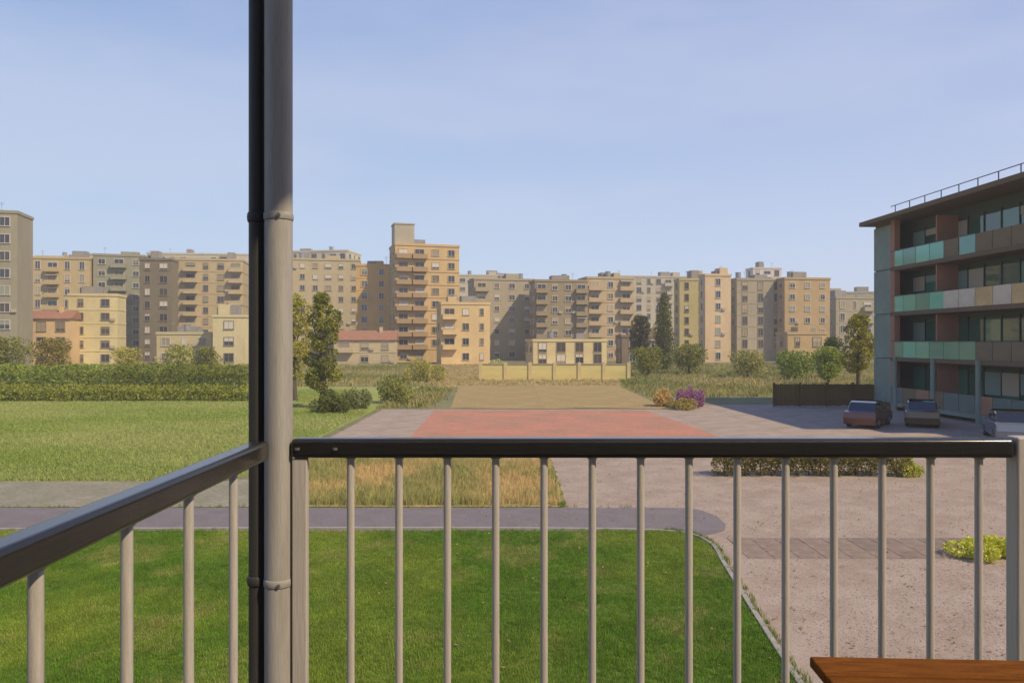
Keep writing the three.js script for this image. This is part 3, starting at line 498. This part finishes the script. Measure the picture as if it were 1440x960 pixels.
// ---------- teal building on the right ----------
{
  const A = new THREE.Vector2(PX(1232, 57), 57), B = new THREE.Vector2(PX(1440, 41.5), 41.5);
  const dir = B.clone().sub(A), len0 = dir.length(), ang = Math.atan2(dir.x, -dir.y); dir.normalize();   // along the facade towards us
  const L = len0 + 7, Dp = 14;
  // local frame: x runs along the facade from the far corner, +z looks out of the facade
  const t = thing('office_building', 'dark building with teal glass balconies in level bands at the right edge', 'building', [A.x, 0, -A.y], 0);
  const ex = new THREE.Vector3(dir.x, 0, -dir.y), ez = new THREE.Vector3(-ex.z, 0, ex.x);
  if (ez.x > 0) ez.negate();
  t.rotation.y = Math.atan2(-ex.z, ex.x);
  const zs = new THREE.Vector3(0, 0, 1).applyAxisAngle(new THREE.Vector3(0, 1, 0), t.rotation.y).dot(ez) > 0 ? 1 : -1;
  const dark = wallM([0.06, 0.085, 0.06]), tanP = wallM([0.48, 0.36, 0.19]), pale = wallM([0.62, 0.56, 0.40]), brick = wallM([0.30, 0.16, 0.11]), roofB = wallM([0.12, 0.09, 0.06]), slate = wallM([0.18, 0.235, 0.22]);
  const teal = [[0.07, 0.42, 0.28], [0.045, 0.28, 0.19], [0.10, 0.50, 0.34]].map((c) => new THREE.MeshPhysicalMaterial({ color: C(...c), roughness: 0.12, clearcoat: 1, clearcoatRoughness: 0.05 }));
  const dglass = new THREE.MeshPhysicalMaterial({ color: C(0.03, 0.11, 0.075), roughness: 0.06, clearcoat: 1 }), dg2 = new THREE.MeshPhysicalMaterial({ color: C(0.045, 0.20, 0.13), roughness: 0.08, clearcoat: 1 });
  const H = 13.9, fl = 3.3, y0 = 0.55;
  mesh('wall', bx(L, H, Dp, L / 2, H / 2, -zs * (Dp / 2 + 1.5)), dark, t);
  mesh('side_wall', bx(0.25, H, 1.5, 0.125, H / 2, -zs * 0.752), slate, t);
  const mull = plain(0.06, 0.06, 0.055, 0.4, 0.4), bayW = 1.55, nb = Math.floor((L - 2.5) / bayW), bronze = wallM([0.16, 0.13, 0.085]), slate2 = wallM([0.12, 0.16, 0.155]), blindM = [plain(0.42, 0.37, 0.28, 0.8), plain(0.2, 0.28, 0.24, 0.8)];
  for (let k = 0; k < 4; k++) {
    const y = y0 + k * fl;
    mesh('floor_slab', bx(L - 2.46, 0.28, 1.75, L / 2 + 1.23, y - 0.14, -zs * 0.62), k ? roofB : slate, t);
    for (let i = 0; i < nb; i++) {
      const x = 2.5 + (i + 0.5) * bayW;
      // windows at the back of the balcony
      const w = mesh('window', bx(bayW - 0.1, 2.5, 0.05, x, y + 1.3, -zs * 1.47), (i + k) % 3 ? dglass : dg2, t);
      if (P[(i * 71 + k * 313) & 65535] < 0.4) { const f = 0.4 + 1.6 * P[(i * 17 + k * 53) & 65535]; mesh('blind', bx(bayW - 0.14, f, 0.03, 0, 0, 0).translate(x, y + 2.53 - f / 2, -zs * 1.425), blindM[(i + k) % 2], w); }
      mesh('mullion', bx(0.08, 2.75, 0.1, x + bayW / 2, y + 1.4, -zs * 1.44), mull, t);
      // balustrade panel: teal glass by the far corner, beige and tan panels nearer
      const u = x / L, q = P[(i * 37 + k * 911) & 65535];
      const side = u < 0.40 ? null : k === 3 ? (q < 0.6 ? tanP : q < 0.85 ? bronze : teal[1]) : k === 2 ? (q < 0.5 ? pale : q < 0.85 ? tanP : bronze) : k === 1 ? (u < 0.5 ? teal[1] : q < 0.6 ? bronze : teal[1]) : slate;
      let m = k === 0 ? (q < 0.3 ? brick : q < 0.7 ? slate2 : bronze) : side;
      const isG = m === null || teal.includes(m); if (m === null) m = teal[(i + k) % 3];
      mesh(isG ? 'glass_panel' : 'parapet_panel', bx(bayW - 0.05, 1.12, isG ? 0.04 : 0.1, x, y + 0.57, zs * 0.2), m, t);
      if (isG) mesh('handrail', bx(bayW, 0.06, 0.08, x, y + 1.162, zs * 0.2), mull, t);
    }
    mesh('partition', bx(0.12, 2.95, 1.5, L * 0.34, y + 1.5, -zs * 0.70), brick, t);
    mesh('partition', bx(0.12, 2.95, 1.5, L * 0.72, y + 1.5, -zs * 0.70), dark, t);
  }
  for (let k = 0; k < 4; k++) mesh('cladding_panel', bx(2.36, fl - 0.06, 0.3, 1.24, y0 + (k + 0.5) * fl - 0.1, zs * 0.02), slate, t);
  mesh('corner_wall', bx(2.3, H, 0.24, 1.24, H / 2, -zs * 0.06), roofB, t);
  mesh('brick_pier', bx(0.5, H, 0.42, 2.72, H / 2, zs * 0.02), brick, t);
  const rf = mesh('roof', [bx(L + 1.0, 0.32, Dp + 2.6, L / 2 - 0.1, H + 0.16, -zs * (Dp / 2 + 0.3)), bx(L, 0.5, Dp, L / 2 + 0.6, H + 0.57, -zs * (Dp / 2 + 1.6))], roofB, t);
  mesh('roof_hut', bx(6, 1.9, 5, L * 0.9, H + 1.7, -zs * 5), slate, rf);
  mesh('railing', [bx(L, 0.05, 0.05, L / 2, H + 1.5, -zs * 1.2), ...[...Array(12)].map((_, i) => bx(0.05, 1.1, 0.05, 0.6 + i * L / 12, H + 0.95, -zs * 1.2))], mull, rf);
  for (let i = 0; i < 5; i++) mesh('column', cyl(0.16, 0.16, y0 + fl, L * (0.14 + i * 0.2), (y0 + fl) / 2, zs * 0.28, 14), slate, t);
}

// ---------- parked cars ----------
function car(label, col, X, Z, turn) {
  const t = thing('parked_car', label, 'car', [X, 0, -Z], turn, 'cars parked below the teal building');
  const paint = new THREE.MeshPhysicalMaterial({ color: C(...col), roughness: 0.35, metalness: 0.2, clearcoat: 1, clearcoatRoughness: 0.08 });
  const glass = new THREE.MeshPhysicalMaterial({ color: C(0.015, 0.018, 0.02), roughness: 0.05, clearcoat: 1 }), blk = plain(0.02, 0.02, 0.02, 0.8);
  const ex = (pts, wd, bev, holes) => { const s = new THREE.Shape(); pts.forEach(([x, y], i) => i ? s.lineTo(x, y) : s.moveTo(x, y)); const g = new THREE.ExtrudeGeometry(s, { depth: wd - 2 * bev, bevelEnabled: true, bevelSize: bev, bevelThickness: bev, bevelSegments: 3 }); g.translate(0, 0, -wd / 2 + bev); return g; };
  const arch = (cx) => { const o = []; for (let i = 0; i <= 8; i++) { const a = Math.PI - i / 8 * Math.PI; o.push([cx + Math.cos(a) * 0.37, 0.3 + Math.sin(a) * 0.36]); } return o; };
  const low = [[-2.1, 0.3], ...arch(-1.3), ...arch(1.28), [2.08, 0.3], [2.12, 0.55], [2.05, 0.74], [1.7, 0.84], [0.95, 0.92], [-1.75, 0.95], [-2.1, 0.88], [-2.15, 0.6]];
  mesh('body', ex(low, 1.74, 0.06), paint, t);
  const cab = [[-1.78, 0.93], [-1.3, 1.36], [-0.95, 1.42], [0.1, 1.42], [0.35, 1.36], [1.05, 0.91]];
  mesh('glasshouse', ex(cab, 1.5, 0.1), glass, t);
  const rf = mesh('car_roof', ex([[-1.28, 1.38], [-0.95, 1.46], [0.1, 1.46], [0.38, 1.37]], 1.42, 0.06), paint, t);
  mesh('pillar', [bx(0.09, 0.56, 1.53, 0, 0, 0).rotateZ(0.0).translate(-0.42, 1.17, 0)], paint, t);
  for (const x of [-1.3, 1.28]) for (const s of [-1, 1]) {
    const w = mesh('wheel', new THREE.CylinderGeometry(0.31, 0.31, 0.2, 24).rotateX(Math.PI / 2).translate(x, 0.31, s * 0.76), blk, t);
    mesh('rim', new THREE.CylinderGeometry(0.19, 0.2, 0.03, 18).rotateX(Math.PI / 2).translate(x, 0.31, s * 0.865), M.bolt, w);
  }
  for (const s of [-1, 1]) { mesh('headlight', rb(0.12, 0.13, 0.34, 2.06, 0.68, s * 0.6, 0.04), plain(0.7, 0.7, 0.7, 0.1), t); mesh('tail_light', rb(0.1, 0.2, 0.22, -2.12, 0.76, s * 0.68, 0.03), plain(0.3, 0.02, 0.02, 0.2), t); mesh('mirror', rb(0.12, 0.12, 0.2, 0.72, 1.0, s * 0.92, 0.04), paint, t); }
  return t;
}
car('dark maroon parked car in front of the dark board fence', [0.10, 0.022, 0.018], PX(1222, 44), 44, 0.9);
car('brown olive parked car right of the maroon car', [0.105, 0.07, 0.025], PX(1296, 44.5), 44.5, 1.1);
car('blue grey parked car at the right edge under the teal building', [0.16, 0.19, 0.24], PX(1418, 38), 38, 1.15);

renderer.render(scene, camera);
